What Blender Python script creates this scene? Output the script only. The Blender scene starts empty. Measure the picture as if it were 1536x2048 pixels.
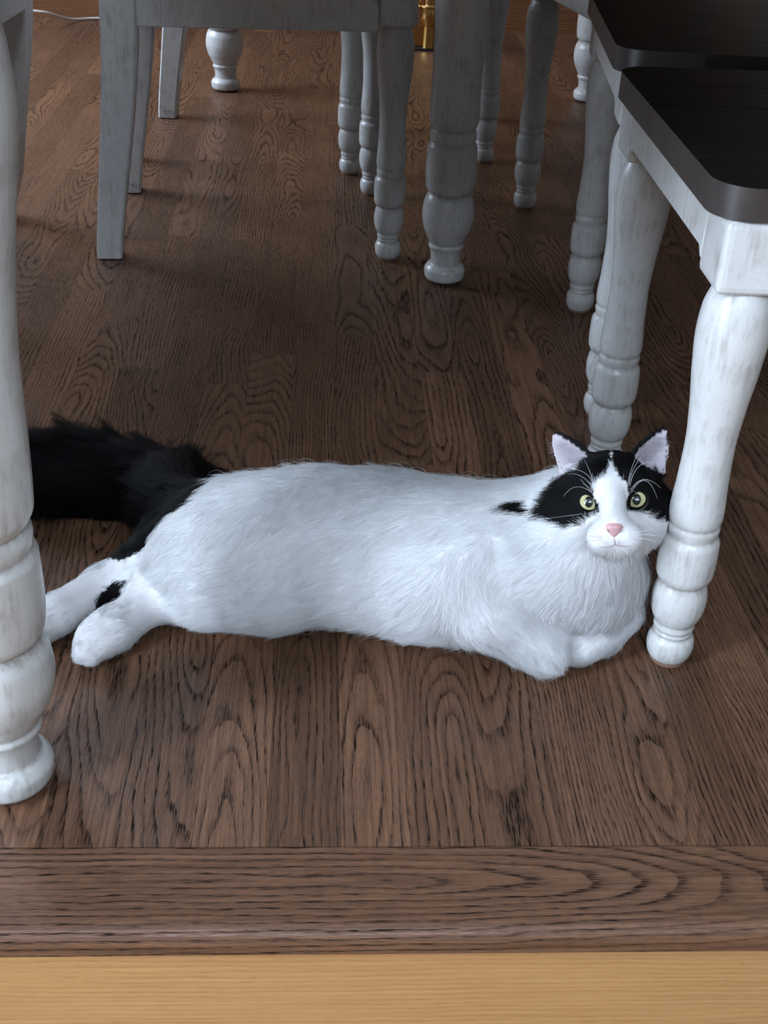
import bpy, bmesh, math, random
import numpy as np
from math import sin, cos, radians, pi, sqrt
from mathutils import Vector, Matrix

random.seed(7)
rng = np.random.default_rng(11)
SC = bpy.context.scene
COL = SC.collection

# ------------------------------------------------------------------ camera
F_PX, PITCH, YAW, ROLL, CAM_H = 2422.5, radians(31.58), radians(3.6), radians(2.54), 0.6956
_d = np.array([sin(YAW)*cos(PITCH), cos(YAW)*cos(PITCH), -sin(PITCH)])
_r0 = np.array([cos(YAW), -sin(YAW), 0.0])
_u0 = np.cross(_r0, _d)
_R = _r0*cos(ROLL) + _u0*sin(ROLL)
_U = _u0*cos(ROLL) - _r0*sin(ROLL)
CAM = np.array([0.0, 0.0, CAM_H])
cam_data = bpy.data.cameras.new('camera')
cam = bpy.data.objects.new('camera', cam_data)
COL.objects.link(cam)
cam_data.sensor_fit = 'VERTICAL'
cam_data.sensor_height = 24.0
cam_data.lens = F_PX/2048*24.0
cam_data.clip_start = 0.02
cam.matrix_world = Matrix(((_R[0], _U[0], -_d[0], 0), (_R[1], _U[1], -_d[1], 0), (_R[2], _U[2], -_d[2], CAM_H), (0, 0, 0, 1)))
SC.camera = cam

def ray(x, y):
    return _d + _R*(x-768)/F_PX + _U*(1024-y)/F_PX
def at_depth(x, y, dep):
    return CAM + ray(x, y)*dep
def to_px(P):
    v = np.asarray(P) - CAM
    z = v @ _d
    return np.stack([768 + F_PX*(v @ _R)/z, 1024 - F_PX*(v @ _U)/z], -1)

# ------------------------------------------------------------------ world, light, exposure
world = bpy.data.worlds.new('world'); SC.world = world
world.use_nodes = True
wb = world.node_tree.nodes['Background']
wb.inputs[0].default_value = (0.62, 0.76, 1.0, 1)
wb.inputs[1].default_value = 0.6

def area(name, loc, rot, sx, sy, power, color):
    l = bpy.data.lights.new(name, 'AREA'); l.shape = 'RECTANGLE'
    l.size, l.size_y, l.energy, l.color = sx, sy, power, color
    o = bpy.data.objects.new(name, l); COL.objects.link(o)
    o.location = loc; o.rotation_euler = rot
    return o
XL, XR, YB, YN, ZC, ZLOW = -1.95, 2.45, 4.03, -1.30, 2.42, -0.19
WIN_FAR = (2.35, 3.85, 0.70, 2.05)      # y0, y1, z0, z1 on the left wall of the dining room
WIN_NEAR = (-0.37, 0.03, 0.05, 1.95)    # glazed door in the left wall of the lower room
XN = -1.30                              # that wall stands further in
DAY = (0.67, 0.81, 1.0)
WIN_BACK = (-0.85, 0.75, 1.40, 2.15)     # x0, x1, z0, z1 on the wall behind the camera
for nm, xw, (y0, y1, z0, z1), pw in (('daylight_far', XL, WIN_FAR, 125), ('daylight_near', XN, WIN_NEAR, 136)):
    area(nm, (xw-0.16, (y0+y1)/2, (z0+z1)/2), (0, -pi/2, 0), z1-z0, y1-y0, pw, DAY)

area('daylight_behind', ((WIN_BACK[0]+WIN_BACK[1])/2, YN-0.16, (WIN_BACK[2]+WIN_BACK[3])/2), (pi/2, 0, 0), WIN_BACK[1]-WIN_BACK[0], WIN_BACK[3]-WIN_BACK[2], 74, DAY)
SC.view_settings.view_transform = 'Standard'
SC.view_settings.look = 'None'
SC.view_settings.gamma = 1.0
SC.view_settings.use_curve_mapping = False
SC.view_settings.exposure = 0.12

# ------------------------------------------------------------------ node helpers
class NT:
    def __init__(s, name):
        s.m = bpy.data.materials.new(name); s.m.use_nodes = True
        s.t = s.m.node_tree; s.n = s.t.nodes; s.b = s.n['Principled BSDF']
    def new(s, typ, **kw):
        nd = s.n.new(typ)
        for k, v in kw.items(): setattr(nd, k, v)
        return nd
    def set(s, sock, v):
        if hasattr(v, 'links') or isinstance(v, bpy.types.NodeSocket): s.t.links.new(v, sock)
        elif v is not None: sock.default_value = v
    def math(s, op, a, b=None, c=None, clamp=False):
        nd = s.new('ShaderNodeMath', operation=op); nd.use_clamp = clamp
        for i, v in enumerate((a, b, c)): s.set(nd.inputs[i], v)
        return nd.outputs[0]
    def attr(s, name):
        nd = s.new('ShaderNodeAttribute'); nd.attribute_name = name
        return nd
    def sep(s, v):
        nd = s.new('ShaderNodeSeparateXYZ'); s.set(nd.inputs[0], v); return nd.outputs
    def comb(s, x, y, z):
        nd = s.new('ShaderNodeCombineXYZ')
        for i, v in enumerate((x, y, z)): s.set(nd.inputs[i], v)
        return nd.outputs[0]
    def noise(s, vec, scale=1.0, detail=2.0, rough=0.5, dist=0.0):
        nd = s.new('ShaderNodeTexNoise')
        if vec is not None: s.set(nd.inputs['Vector'], vec)
        nd.inputs['Scale'].default_value = scale; nd.inputs['Detail'].default_value = detail
        nd.inputs['Roughness'].default_value = rough; nd.inputs['Distortion'].default_value = dist
        return nd.outputs[0]
    def ramp(s, fac, stops, interp='LINEAR'):
        nd = s.new('ShaderNodeValToRGB'); nd.color_ramp.interpolation = interp
        e = nd.color_ramp.elements
        while len(e) < len(stops): e.new(0.5)
        for el, (p, c) in zip(e, stops):
            el.position = p; el.color = c if len(c) == 4 else (*c, 1)
        s.set(nd.inputs[0], fac); return nd.outputs[0]
    def mix(s, fac, a, b, blend='MIX'):
        nd = s.new('ShaderNodeMix', data_type='RGBA', blend_type=blend)
        s.set(nd.inputs[0], fac); s.set(nd.inputs[6], a); s.set(nd.inputs[7], b)
        return nd.outputs[2]
    def bump(s, h, strength, dist):
        nd = s.new('ShaderNodeBump'); nd.inputs['Strength'].default_value = strength
        nd.inputs['Distance'].default_value = dist; s.set(nd.inputs['Height'], h)
        s.set(s.b.inputs['Normal'], nd.outputs[0])
    def p(s, **kw):
        for k, v in kw.items():
            s.set(s.b.inputs[k.replace('_', ' ')], (*v, 1) if isinstance(v, tuple) and len(v) == 3 else v)
        return s.m
def g(v): return (v, v, v, 1)

def simple(name, col, rough=0.5, metal=0.0, **kw):
    t = NT(name); return t.p(Base_Color=col, Roughness=rough, Metallic=metal, **kw)

# oak whose growth rings are cut by the board: attributes gc=(u across, v along, seed), gp=(u0, depth, slope), gs=(ring spacing, tone, pores)
def oak(name, lite, mid, dark, rough, pore_amt=1.0, bump=0.35, contrast=1.0):
    t = NT(name)
    u, v, s = t.sep(t.attr('gc').outputs['Vector'])
    u0, d0, sl = t.sep(t.attr('gp').outputs['Vector'])
    sp, tone, po = t.sep(t.attr('gs').outputs['Vector'])
    big = t.noise(t.comb(t.math('MULTIPLY', u, 9), t.math('MULTIPLY', v, 2.6), s), 1.0, 1.5)
    fine = t.noise(t.comb(t.math('MULTIPLY', u, 60), t.math('MULTIPLY', v, 14), s), 1.0, 2.0)
    du = t.math('SUBTRACT', u, u0)
    d = t.math('MULTIPLY_ADD', v, sl, d0)
    d = t.math('MULTIPLY_ADD', t.math('SUBTRACT', big, 0.5), 0.085, d)
    r = t.math('SQRT', t.math('MULTIPLY_ADD', du, du, t.math('MULTIPLY', d, d)))
    r = t.math('MULTIPLY_ADD', t.math('SUBTRACT', fine, 0.5), 0.006, r)
    fr = t.math('FRACT', t.math('DIVIDE', r, sp))
    ring = t.ramp(fr, [(0.0, g(0.1)), (0.05, g(1.0)), (0.19, g(0.85)), (0.36, g(0.25)), (0.7, g(0.0)), (1.0, g(0.1))])
    pn = t.noise(t.comb(t.math('MULTIPLY', u, 1150), t.math('MULTIPLY', v, 62), s), 1.0, 1.0)
    pore = t.ramp(pn, [(0.47, g(0)), (0.60, g(1))])
    strk = t.noise(t.comb(t.math('MULTIPLY', u, 330), t.math('MULTIPLY', v, 7), s), 1.0, 2.0)
    brk = t.noise(t.comb(t.math('MULTIPLY', u, 25), t.math('MULTIPLY', v, 9), t.math('ADD', s, 5.0)), 1.0, 2.0)
    brk = t.ramp(brk, [(0.3, g(0.35)), (0.55, g(1))])
    ring2 = t.math('MULTIPLY', ring, brk)
    m1 = t.math('MULTIPLY', ring2, t.math('MULTIPLY_ADD', pore, 0.65*pore_amt, 1-0.65*pore_amt))
    m1 = t.math('ADD', m1, t.math('MULTIPLY', t.math('MULTIPLY', pore, 0.16*pore_amt), po), clamp=True)
    strk2 = t.ramp(strk, [(0.34, g(0)), (0.64, g(1))])
    pn2 = t.noise(t.comb(t.math('MULTIPLY', u, 1900), t.math('MULTIPLY', v, 95), t.math('ADD', s, 9.0)), 1.0, 1.0)
    fib = t.ramp(pn2, [(0.52, g(0)), (0.66, g(1))])
    m1 = t.math('ADD', m1, t.math('MULTIPLY', fib, 0.26*pore_amt), clamp=True)
    base = t.mix(strk2, lite, mid)
    base = t.mix(t.math('MULTIPLY', ring, 0.45), base, mid)
    c = t.mix(t.math('MULTIPLY', m1, contrast), base, dark)
    hv = t.new('ShaderNodeHueSaturation'); t.set(hv.inputs['Color'], c); t.set(hv.inputs['Value'], tone)
    t.bump(t.math('SUBTRACT', 1.0, m1), bump, 0.0006)
    rg = t.math('MULTIPLY_ADD', m1, 0.3, rough)
    return t.p(Base_Color=hv.outputs[0], Roughness=rg, Specular_IOR_Level=t.math('MULTIPLY_ADD', m1, -0.38, 0.42))

MAT_FLOOR = oak('stained_oak', (0.205, 0.102, 0.056, 1), (0.125, 0.061, 0.034, 1), (0.016, 0.0085, 0.006, 1), 0.34, 1.0, 0.4)
MAT_HONEY = oak('honey_oak', (0.54, 0.30, 0.125, 1), (0.47, 0.25, 0.10, 1), (0.36, 0.175, 0.062, 1), 0.42, 0.8, 0.15, 0.65)
MAT_BASEB = oak('baseboard_oak', (0.24, 0.105, 0.045, 1), (0.17, 0.07, 0.03, 1), (0.09, 0.036, 0.016, 1), 0.4, 0.6, 0.1, 0.6)
MAT_WALL = simple('wall_paint', (0.30, 0.285, 0.26), 0.85)
MAT_CEIL = simple('ceiling_paint', (0.46, 0.46, 0.45), 0.9)
MAT_TRIM = simple('trim_paint', (0.7, 0.7, 0.68), 0.5)
MAT_SUB = simple('subfloor_dark', (0.02, 0.013, 0.01), 0.9)

def paint_mat():
    t = NT('distressed_white_paint')
    co = t.new('ShaderNodeTexCoord').outputs['Object']
    mp = t.new('ShaderNodeMapping'); t.set(mp.inputs[0], co); mp.inputs['Scale'].default_value = (1, 1, 0.12)
    oi = t.new('ShaderNodeObjectInfo').outputs['Random']
    sh = t.new('ShaderNodeVectorMath', operation='ADD'); t.set(sh.inputs[0], mp.outputs[0])
    t.set(sh.inputs[1], t.comb(t.math('MULTIPLY', oi, 7), oi, oi))
    streak = t.noise(sh.outputs[0], 230, 3, 0.6)
    mott = t.noise(co, 38, 4, 0.6)
    spot = t.noise(co, 260, 2, 0.6)
    w = t.ramp(t.math('MULTIPLY', mott, streak), [(0.24, g(0)), (0.42, g(1))])
    sp = t.ramp(t.math('MULTIPLY', t.ramp(t.noise(co, 11, 2), [(0.62, g(0)), (0.72, g(1))]), spot), [(0.50, g(0)), (0.60, g(1))])
    c = t.mix(t.math('MULTIPLY', w, 0.7), (0.63, 0.625, 0.605, 1), (0.40, 0.37, 0.335, 1))
    c = t.mix(t.math('MULTIPLY', sp, 0.8), c, (0.10, 0.075, 0.055, 1))
    cav = t.attr('groove')
    c = t.mix(t.math('MULTIPLY', t.math('MULTIPLY', cav.outputs['Fac'], 0.75), t.ramp(streak, [(0.35, g(0.35)), (0.6, g(1))])), c, (0.26, 0.22, 0.18, 1))
    t.bump(t.math('ADD', t.math('MULTIPLY', streak, 0.6), t.math('MULTIPLY', spot, 0.5)), 0.22, 0.0008)
    return t.p(Base_Color=c, Roughness=t.math('MULTIPLY_ADD', mott, 0.2, 0.20), Specular_IOR_Level=0.5)
MAT_PAINT = paint_mat()
MAT_PAD = simple('foot_pad_felt', (0.20, 0.11, 0.075), 0.8)
MAT_GLIDE = simple('black_plastic', (0.012, 0.012, 0.013), 0.5)

def seat_mat(name, a, b, dark):
    t = NT(name)
    co = t.new('ShaderNodeTexCoord').outputs['Object']
    mp = t.new('ShaderNodeMapping'); t.set(mp.inputs[0], co); mp.inputs['Scale'].default_value = (0.18, 1, 1)
    n = t.noise(mp.outputs[0], 120, 3, 0.6, 0.4)
    n2 = t.noise(co, 14, 3)
    c = t.mix(n, a, b)
    c = t.mix(t.math('MULTIPLY', n2, 0.7), c, dark)
    t.bump(n, 0.25, 0.0007)
    return t.p(Base_Color=c, Roughness=0.42)
MAT_SEAT = seat_mat('espresso_seat', (0.012, 0.009, 0.008, 1), (0.006, 0.005, 0.0045, 1), (0.004, 0.0035, 0.003, 1))
MAT_SEAT_EDGE = seat_mat('worn_espresso_edge', (0.075, 0.058, 0.05, 1), (0.038, 0.03, 0.027, 1), (0.02, 0.017, 0.016, 1))
MAT_BRASS = simple('polished_brass', (0.72, 0.46, 0.16), 0.16, 1.0)
MAT_CORD = simple('white_cord_plastic', (0.62, 0.58, 0.54), 0.5)

# ------------------------------------------------------------------ object helpers
def link(name, me, mat=None, parent=None, loc=None):
    o = bpy.data.objects.new(name, me); COL.objects.link(o)
    if mat is not None:
        for m in (mat if isinstance(mat, (list, tuple)) else [mat]): me.materials.append(m)
    if parent is not None: o.parent = parent
    if loc is not None: o.location = loc
    return o
def mesh(name, verts, faces, smooth=False):
    me = bpy.data.meshes.new(name); me.from_pydata([tuple(map(float, v)) for v in verts], [], faces)
    if smooth: me.polygons.foreach_set('use_smooth', [True]*len(me.polygons))
    me.update(); return me
def tag(o, label=None, cat=None, group=None, kind=None):
    if label: o['label'] = label
    if cat: o['category'] = cat
    if group: o['group'] = group
    if kind: o['kind'] = kind
    return o
def empty(name, loc, rz=0):
    o = bpy.data.objects.new(name, None); COL.objects.link(o)
    o.location = loc; o.rotation_euler = (0, 0, rz); o.empty_display_size = 0.05
    return o
def copy_tree(o, parent=None):
    c = o.copy(); COL.objects.link(c); c.parent = parent
    for ch in [x for x in COL.objects if x.parent is o]: copy_tree(ch, c)
    return c
BOXF = [(0, 3, 2, 1), (4, 5, 6, 7), (0, 1, 5, 4), (1, 2, 6, 5), (2, 3, 7, 6), (3, 0, 4, 7)]
def box_vf(x0, x1, y0, y1, z0, z1):
    return [(x0, y0, z0), (x1, y0, z0), (x1, y1, z0), (x0, y1, z0), (x0, y0, z1), (x1, y0, z1), (x1, y1, z1), (x0, y1, z1)], BOXF
def bevel_box(name, x0, x1, y0, y1, z0, z1, bev=0.002, seg=2):
    v, f = box_vf(x0, x1, y0, y1, z0, z1)
    bm = bmesh.new(); vs = [bm.verts.new(p) for p in v]
    for q in f: bm.faces.new([vs[i] for i in q])
    bmesh.ops.bevel(bm, geom=bm.edges[:], offset=bev, segments=seg, affect='EDGES', profile=0.6)
    me = bpy.data.meshes.new(name); bm.to_mesh(me); bm.free()
    return me
def lathe(name, prof, n=40, smooth=True, cuts=(), groove=True):
    """prof: list of (z, r); smoothed by the dense profile itself"""
    V, Fc = [], []
    for z, r in prof:
        for i in range(n):
            a = 2*pi*i/n; V.append((r*cos(a), r*sin(a), z))
    for k in range(len(prof)-1):
        for i in range(n):
            j = (i+1) % n; Fc.append((k*n+i, k*n+j, (k+1)*n+j, (k+1)*n+i))
    Fc.append(tuple(reversed(range(n)))); Fc.append(tuple((len(prof)-1)*n+i for i in range(n)))
    me = mesh(name, V, Fc, smooth)
    if groove:
        rr = np.array([r for z, r in prof]); zz = np.array([z for z, r in prof])
        avg = np.array([np.mean(np.interp(np.linspace(z-0.012, z+0.012, 13), zz, rr)) for z in zz])
        w = np.clip((avg-rr)/0.0035, 0, 1)  # high where the turned profile narrows; the paint goes browner there
        at = me.attributes.new('groove', 'FLOAT', 'POINT'); at.data.foreach_set('value', np.repeat(w, n).astype(np.float32))
    return me
def smooth_prof(pts, step=0.0015):
    """pts: (z, r, hard?) ; Catmull/PCHIP-like between hard points"""
    out = []; seg = [pts[0]]
    def emit(seg):
        z = np.array([p[0] for p in seg], float); r = np.array([p[1] for p in seg], float)
        if len(seg) == 2:
            zs = np.linspace(z[0], z[1], max(2, int(abs(z[1]-z[0])/step)+1)); rs = np.interp(zs, z, r)
        else:
            h = np.diff(z); dl = np.diff(r)/h; m = np.zeros(len(z))
            m[0], m[-1] = dl[0]*1.4, dl[-1]*1.4
            for i in range(1, len(z)-1):
                m[i] = 0 if dl[i-1]*dl[i] <= 0 else 2*dl[i-1]*dl[i]/(dl[i-1]+dl[i])
            zs = np.linspace(z[0], z[-1], max(6, int((z[-1]-z[0])/step)+1)); rs = []
            for q in zs:
                i = min(max(np.searchsorted(z, q)-1, 0), len(h)-1); t = (q-z[i])/h[i]
                rs.append((2*t**3-3*t*t+1)*r[i]+(t**3-2*t*t+t)*h[i]*m[i]+(-2*t**3+3*t*t)*r[i+1]+(t**3-t*t)*h[i]*m[i+1])
        return list(zip(zs, np.maximum(rs, 0.002)))
    for p in pts[1:]:
        seg.append(p)
        if len(p) > 2: out += emit(seg); seg = [p]
    if len(seg) > 1: out += emit(seg)
    return [out[0]] + [q for a, q in zip(out, out[1:]) if abs(q[0]-a[0]) > 1e-6 or abs(q[1]-a[1]) > 1e-6]
def tube(name, pts, rad, n=8, smooth=True):
    P = [Vector(p) for p in pts]; V, Fc = [], []
    rads = rad if hasattr(rad, '__len__') else [rad]*len(P)
    up = Vector((0.13, 0.21, 0.97))
    for i, p in enumerate(P):
        tdir = (P[min(i+1, len(P)-1)]-P[max(i-1, 0)]).normalized()
        a = tdir.cross(up).normalized(); b = tdir.cross(a)
        for k in range(n):
            an = 2*pi*k/n; V.append(p + (a*cos(an)+b*sin(an))*rads[i])
    for i in range(len(P)-1):
        for k in range(n):
            j = (k+1) % n; Fc.append((i*n+k, i*n+j, (i+1)*n+j, (i+1)*n+k))
    Fc.append(tuple(reversed(range(n)))); Fc.append(tuple((len(P)-1)*n+k for k in range(n)))
    return mesh(name, V, Fc, smooth)
def grain_attrs(me, gc, gp, gs):
    for nm, arr in (('gc', gc), ('gp', gp), ('gs', gs)):
        a = me.attributes.new(nm, 'FLOAT_VECTOR', 'POINT')
        a.data.foreach_set('vector', np.asarray(arr, np.float32).ravel())

# ------------------------------------------------------------------ floor: strip oak planks
floor = link('floor', mesh('floor', *box_vf(XL, XR, 0.60, YB, -0.05, -0.012)), MAT_SUB)
tag(floor, 'dark stained strip oak floor with open cathedral grain', kind='structure')
SW, SEAM0, YF = 0.05715, 0.0195, 0.647
planks = []
i0 = int(math.floor((XL-SEAM0)/SW))+1
for i in range(i0, int((XR-SEAM0)/SW)):
    x0 = SEAM0 + i*SW
    y = YF - random.uniform(0, 0.55)
    while y < YB:
        L = random.choice((0.38, 0.5, 0.62, 0.8, 1.0))*random.uniform(0.85, 1.15)
        a, b = max(y, YF), min(y+L, YB-0.003)
        if b-a > 0.03: planks.append((x0, a, b))
        y += L
def plank_geo(x0, a, b):
    c, gp_ = 0.00014, 0.00004
    xa, xb, ya, yb = x0+gp_, x0+SW-gp_, a+gp_, b-gp_
    V = [(xa, ya, -0.012), (xb, ya, -0.012), (xb, yb, -0.012), (xa, yb, -0.012),
         (xa, ya, -c), (xb, ya, -c), (xb, yb, -c), (xa, yb, -c),
         (xa+c, ya+c*0.1, 0), (xb-c, ya+c*0.1, 0), (xb-c, yb-c*0.1, 0), (xa+c, yb-c*0.1, 0)]
    Fc = [(0, 1, 5, 4), (1, 2, 6, 5), (2, 3, 7, 6), (3, 0, 4, 7), (4, 5, 9, 8), (5, 6, 10, 9), (6, 7, 11, 10), (7, 4, 8, 11), (8, 9, 10, 11)]
    s = random.uniform(0, 200)
    if random.random() < 0.55:
        prm = (random.uniform(-0.018, 0.018), random.uniform(0.0, 0.05), random.choice((-1, 1))*random.uniform(0.03, 0.11))
        spc = random.uniform(0.0046, 0.0075)
    else:
        prm = (random.choice((-1, 1))*random.uniform(0.06, 0.16), random.uniform(0.03, 0.08), random.uniform(-0.03, 0.03))
        spc = random.uniform(0.0028, 0.0048)
    tone = random.uniform(0.72, 1.18)
    gc = [(v[0]-x0-SW/2, v[1]-(a+b)/2, s) for v in V]
    return V, Fc, gc, [prm]*12, [(spc, tone, random.uniform(0.3, 1))]*12
def in_view(x0, a, b):
    P = np.array([(x, y, 0) for x in (x0, x0+SW) for y in np.linspace(a, b, 4)])
    q = to_px(P); ok = ((q[:, 0] > 0) & (q[:, 0] < 1536) & (q[:, 1] > 0) & (q[:, 1] < 2048))
    q1 = to_px(np.array([(x0, a, 0), (x0+SW, a, 0), (x0, b, 0), (x0+SW, b, 0)], float))
    return ok.sum(), abs(q1[1, 0]-q1[0, 0]+q1[3, 0]-q1[2, 0])*abs(q1[0, 1]-q1[2, 1])
rank = []
for p in planks:
    n, ar = in_view(*p)
    rank.append((-(ar if n else 0), p))
rank.sort(key=lambda t: t[0])
chosen = [p for ar, p in rank[:300] if ar < 0]
chs = set(chosen)
for p in chosen:
    V, Fc, gc, gp, gs = plank_geo(*p)
    o = Vector((p[0]+SW/2, (p[1]+p[2])/2, 0))
    me = mesh('plank', [Vector(v)-o for v in V], Fc); grain_attrs(me, gc, gp, gs)
    link('plank', me, MAT_FLOOR, floor, o)
V, Fc, GC, GP, GS = [], [], [], [], []
for p in planks:
    if p in chs: continue
    v, f, a, b, c = plank_geo(*p); k = len(V)
    V += v; Fc += [tuple(i+k for i in q) for q in f]; GC += a; GP += b; GS += c
me = mesh('remaining_planks', V, Fc); grain_attrs(me, GC, GP, GS)
tag(link('remaining_planks', me, MAT_FLOOR, floor), kind='stuff')

# front nosing board (grain runs along the step) and honey riser
def board_along_x(name, prof, x0, x1, mat, gp, gs, seed, nx=2, parent=None, voff=0.0):
    """prof: list of (y, z) outline going round, extruded along X; grain coordinate u follows the outline"""
    V, gc = [], []
    per = [0]
    for a, b in zip(prof, prof[1:]): per.append(per[-1]+math.dist(a, b))
    for x in (x0, x1):
        for (y, z), s in zip(prof, per): V.append((x, y, z)); gc.append((s-0.05+voff, x-(x0+x1)/2, seed))
    n = len(prof)
    Fc = [(i, i+1, n+i+1, n+i) for i in range(n-1)] + [tuple(range(n)), tuple(reversed(range(n, 2*n)))]
    me = mesh(name, V, Fc, False)
    bm = bmesh.new(); bm.from_mesh(me); bmesh.ops.recalc_face_normals(bm, faces=bm.faces[:]); bm.to_mesh(me); bm.free()
    grain_attrs(me, gc, [gp]*len(V), [gs]*len(V))
    return link(name, me, mat, parent)
yn = 0.566
arc = [(yn+0.013-0.013*sin(a), -0.013+0.013*cos(a)) for a in np.linspace(0, pi/2, 10)] + [(yn+0.0025-0.0025*sin(a), -0.0205+0.0025*cos(a)) for a in np.linspace(pi/2, pi, 5)]
prof = [(YF-0.0004, -0.03), (YF-0.0004, -0.0006), (YF-0.001, 0.0)] + arc + [(yn+0.03, -0.0232)]
nose = board_along_x('trim_1', prof, XL, XR, MAT_FLOOR, (0.012, 0.028, 0.075), (0.0062, 1.0, 0.8), 31.0)
tag(nose, 'dark stained oak nosing board along the step edge', kind='structure')
riser = board_along_x('trim_2', [(yn+0.035, ZLOW), (yn+0.012, ZLOW), (yn+0.012, -0.0232), (yn+0.035, -0.0232)], XL, XR, MAT_HONEY, (-0.09, 0.05, 0.02), (0.0052, 1.0, 0.8), 77.0)
tag(riser, 'honey coloured oak riser below the dark nosing', kind='structure')

# ------------------------------------------------------------------ room shell
def struct(name, parts, mat, label):
    V, Fc = [], []
    for b in parts:
        v, f = box_vf(*b); k = len(V); V += v; Fc += [tuple(i+k for i in q) for q in f]
    return tag(link(name, mesh(name, V, Fc), mat), label, kind='structure')
struct('lower_floor', [(XL, XR, YN, yn+0.008, ZLOW-0.03, ZLOW)], simple('lower_floor_oak', (0.36, 0.19, 0.08), 0.4), 'honey oak floor of the lower room')
def wall_with_holes(y0, y1, z0, z1, holes, x0, x1):
    out = []; y = y0
    for (a, b, c, d) in holes:
        out += [(x0, x1, y, a, z0, z1), (x0, x1, a, b, z0, c), (x0, x1, a, b, d, z1)]; y = b
    out.append((x0, x1, y, y1, z0, z1)); return out
struct('wall_left', wall_with_holes(0.56, YB, ZLOW-0.03, ZC, [WIN_FAR], XL-0.12, XL) + wall_with_holes(YN, 0.56, ZLOW-0.03, ZC, [WIN_NEAR], XN-0.12, XN), MAT_WALL, 'painted walls with a window and a glazed door')
struct('added_light_blocker_wall', [(XL, -0.66, 0.563, 0.66, ZLOW-0.03, ZC)], MAT_WALL, 'added unseen wall stub that keeps the near door light off the far chairs')  # added out of view to block the near door light from the far chairs
struct('wall_right', [(XR, XR+0.12, YN, YB, ZLOW-0.03, ZC)], MAT_WALL, 'painted wall on the right')
struct('wall_back', [(XL-0.12, XR+0.12, YB, YB+0.12, -0.06, ZC)], simple('wood_panelling', (0.40, 0.19, 0.08), 0.45), 'warm brown wood panelled wall at the far end of the room')
K = WIN_BACK
struct('wall_front', [(XL-0.12, K[0], YN-0.12, YN, ZLOW-0.03, ZC), (K[1], XR+0.12, YN-0.12, YN, ZLOW-0.03, ZC), (K[0], K[1], YN-0.12, YN, ZLOW-0.03, K[2]), (K[0], K[1], YN-0.12, YN, K[3], ZC)], MAT_WALL, 'painted wall with a high window behind the camera')
struct('ceiling', [(XL-0.12, XR+0.12, YN-0.12, YB+0.12, ZC, ZC+0.1)], MAT_CEIL, 'white ceiling')
def pane_mat():
    t = NT('window_glass'); out = t.n['Material Output']
    tr = t.new('ShaderNodeBsdfTransparent'); gl = t.new('ShaderNodeBsdfGlossy'); gl.inputs['Roughness'].default_value = 0.02
    mx = t.new('ShaderNodeMixShader'); mx.inputs[0].default_value = 0.06
    t.t.links.new(tr.outputs[0], mx.inputs[1]); t.t.links.new(gl.outputs[0], mx.inputs[2]); t.t.links.new(mx.outputs[0], out.inputs[0])
    return t.m
MAT_PANE = pane_mat()
for i, (xw, (a, b, c, d)) in enumerate(((XL, WIN_FAR), (XN, WIN_NEAR))):
    V, Fc = [], []
    m = (a+b)/2
    for bx in [(xw-0.08, xw+0.015, a-0.05, a+0.03, c-0.05, d+0.05), (xw-0.08, xw+0.015, b-0.03, b+0.05, c-0.05, d+0.05),
               (xw-0.08, xw+0.015, a, b, d-0.03, d+0.05), (xw-0.08, xw+0.03, a, b, c-0.05, c+0.03), (xw-0.07, xw-0.03, m-0.02, m+0.02, c, d)]:
        v, f = box_vf(*bx); k = len(V); V += v; Fc += [tuple(q+k for q in x) for x in f]
    w = tag(link('window_%d' % (i+1), mesh('window', V, Fc), MAT_TRIM), 'white framed window', kind='structure')
    for y0, y1 in ((a+0.03, m-0.02), (m+0.02, b-0.03)):
        link('pane', mesh('pane', *box_vf(xw-0.052, xw-0.048, y0, y1, c+0.03, d-0.03)), MAT_PANE, w)
w = struct('window_3', [(K[0]-0.05, K[0]+0.03, YN-0.08, YN+0.015, K[2]-0.05, K[3]+0.05), (K[1]-0.03, K[1]+0.05, YN-0.08, YN+0.015, K[2]-0.05, K[3]+0.05), (K[0], K[1], YN-0.08, YN+0.015, K[3]-0.03, K[3]+0.05), (K[0], K[1], YN-0.08, YN+0.03, K[2]-0.05, K[2]+0.03)], MAT_TRIM, 'white framed high window')
link('pane', mesh('pane', *box_vf(K[0]+0.03, K[1]-0.03, YN-0.052, YN-0.048, K[2]+0.03, K[3]-0.03)), MAT_PANE, w)
bb = board_along_x('baseboard_back', [(YB, 0.0), (YB-0.016, 0.0), (YB-0.016, 0.125), (YB-0.010, 0.14), (YB, 0.14)], XL, XR, MAT_BASEB, (0.1, 0.05, 0.02), (0.006, 1.0, 0.5), 12.0)
tag(bb, 'reddish brown oak baseboard along the far wall', kind='structure')

# ------------------------------------------------------------------ dining table
PROF_LOW = [(0.004, 0.0225, 1), (0.004, 0.029, 1), (0.010, 0.0318), (0.019, 0.0325), (0.027, 0.0285), (0.0305, 0.0242, 1), (0.038, 0.0232), (0.049, 0.0243), (0.054, 0.0262, 1), (0.058, 0.0280), (0.063, 0.0262, 1),
            (0.072, 0.0305), (0.088, 0.0373), (0.108, 0.0405), (0.126, 0.0388), (0.138, 0.0345), (0.1425, 0.031, 1), (0.146, 0.0345), (0.153, 0.0374), (0.180, 0.0386), (0.212, 0.0378), (0.220, 0.034, 1),
            (0.224, 0.0348), (0.230, 0.0356), (0.236, 0.0345), (0.240, 0.0325, 1), (0.245, 0.0355), (0.252, 0.0376)]
PROF_CENTRE = PROF_LOW + [(0.30, 0.0366), (0.36, 0.0368), (0.42, 0.0392), (0.50, 0.0435), (0.55, 0.044), (0.585, 0.039), (0.60, 0.033, 1)]
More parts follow.
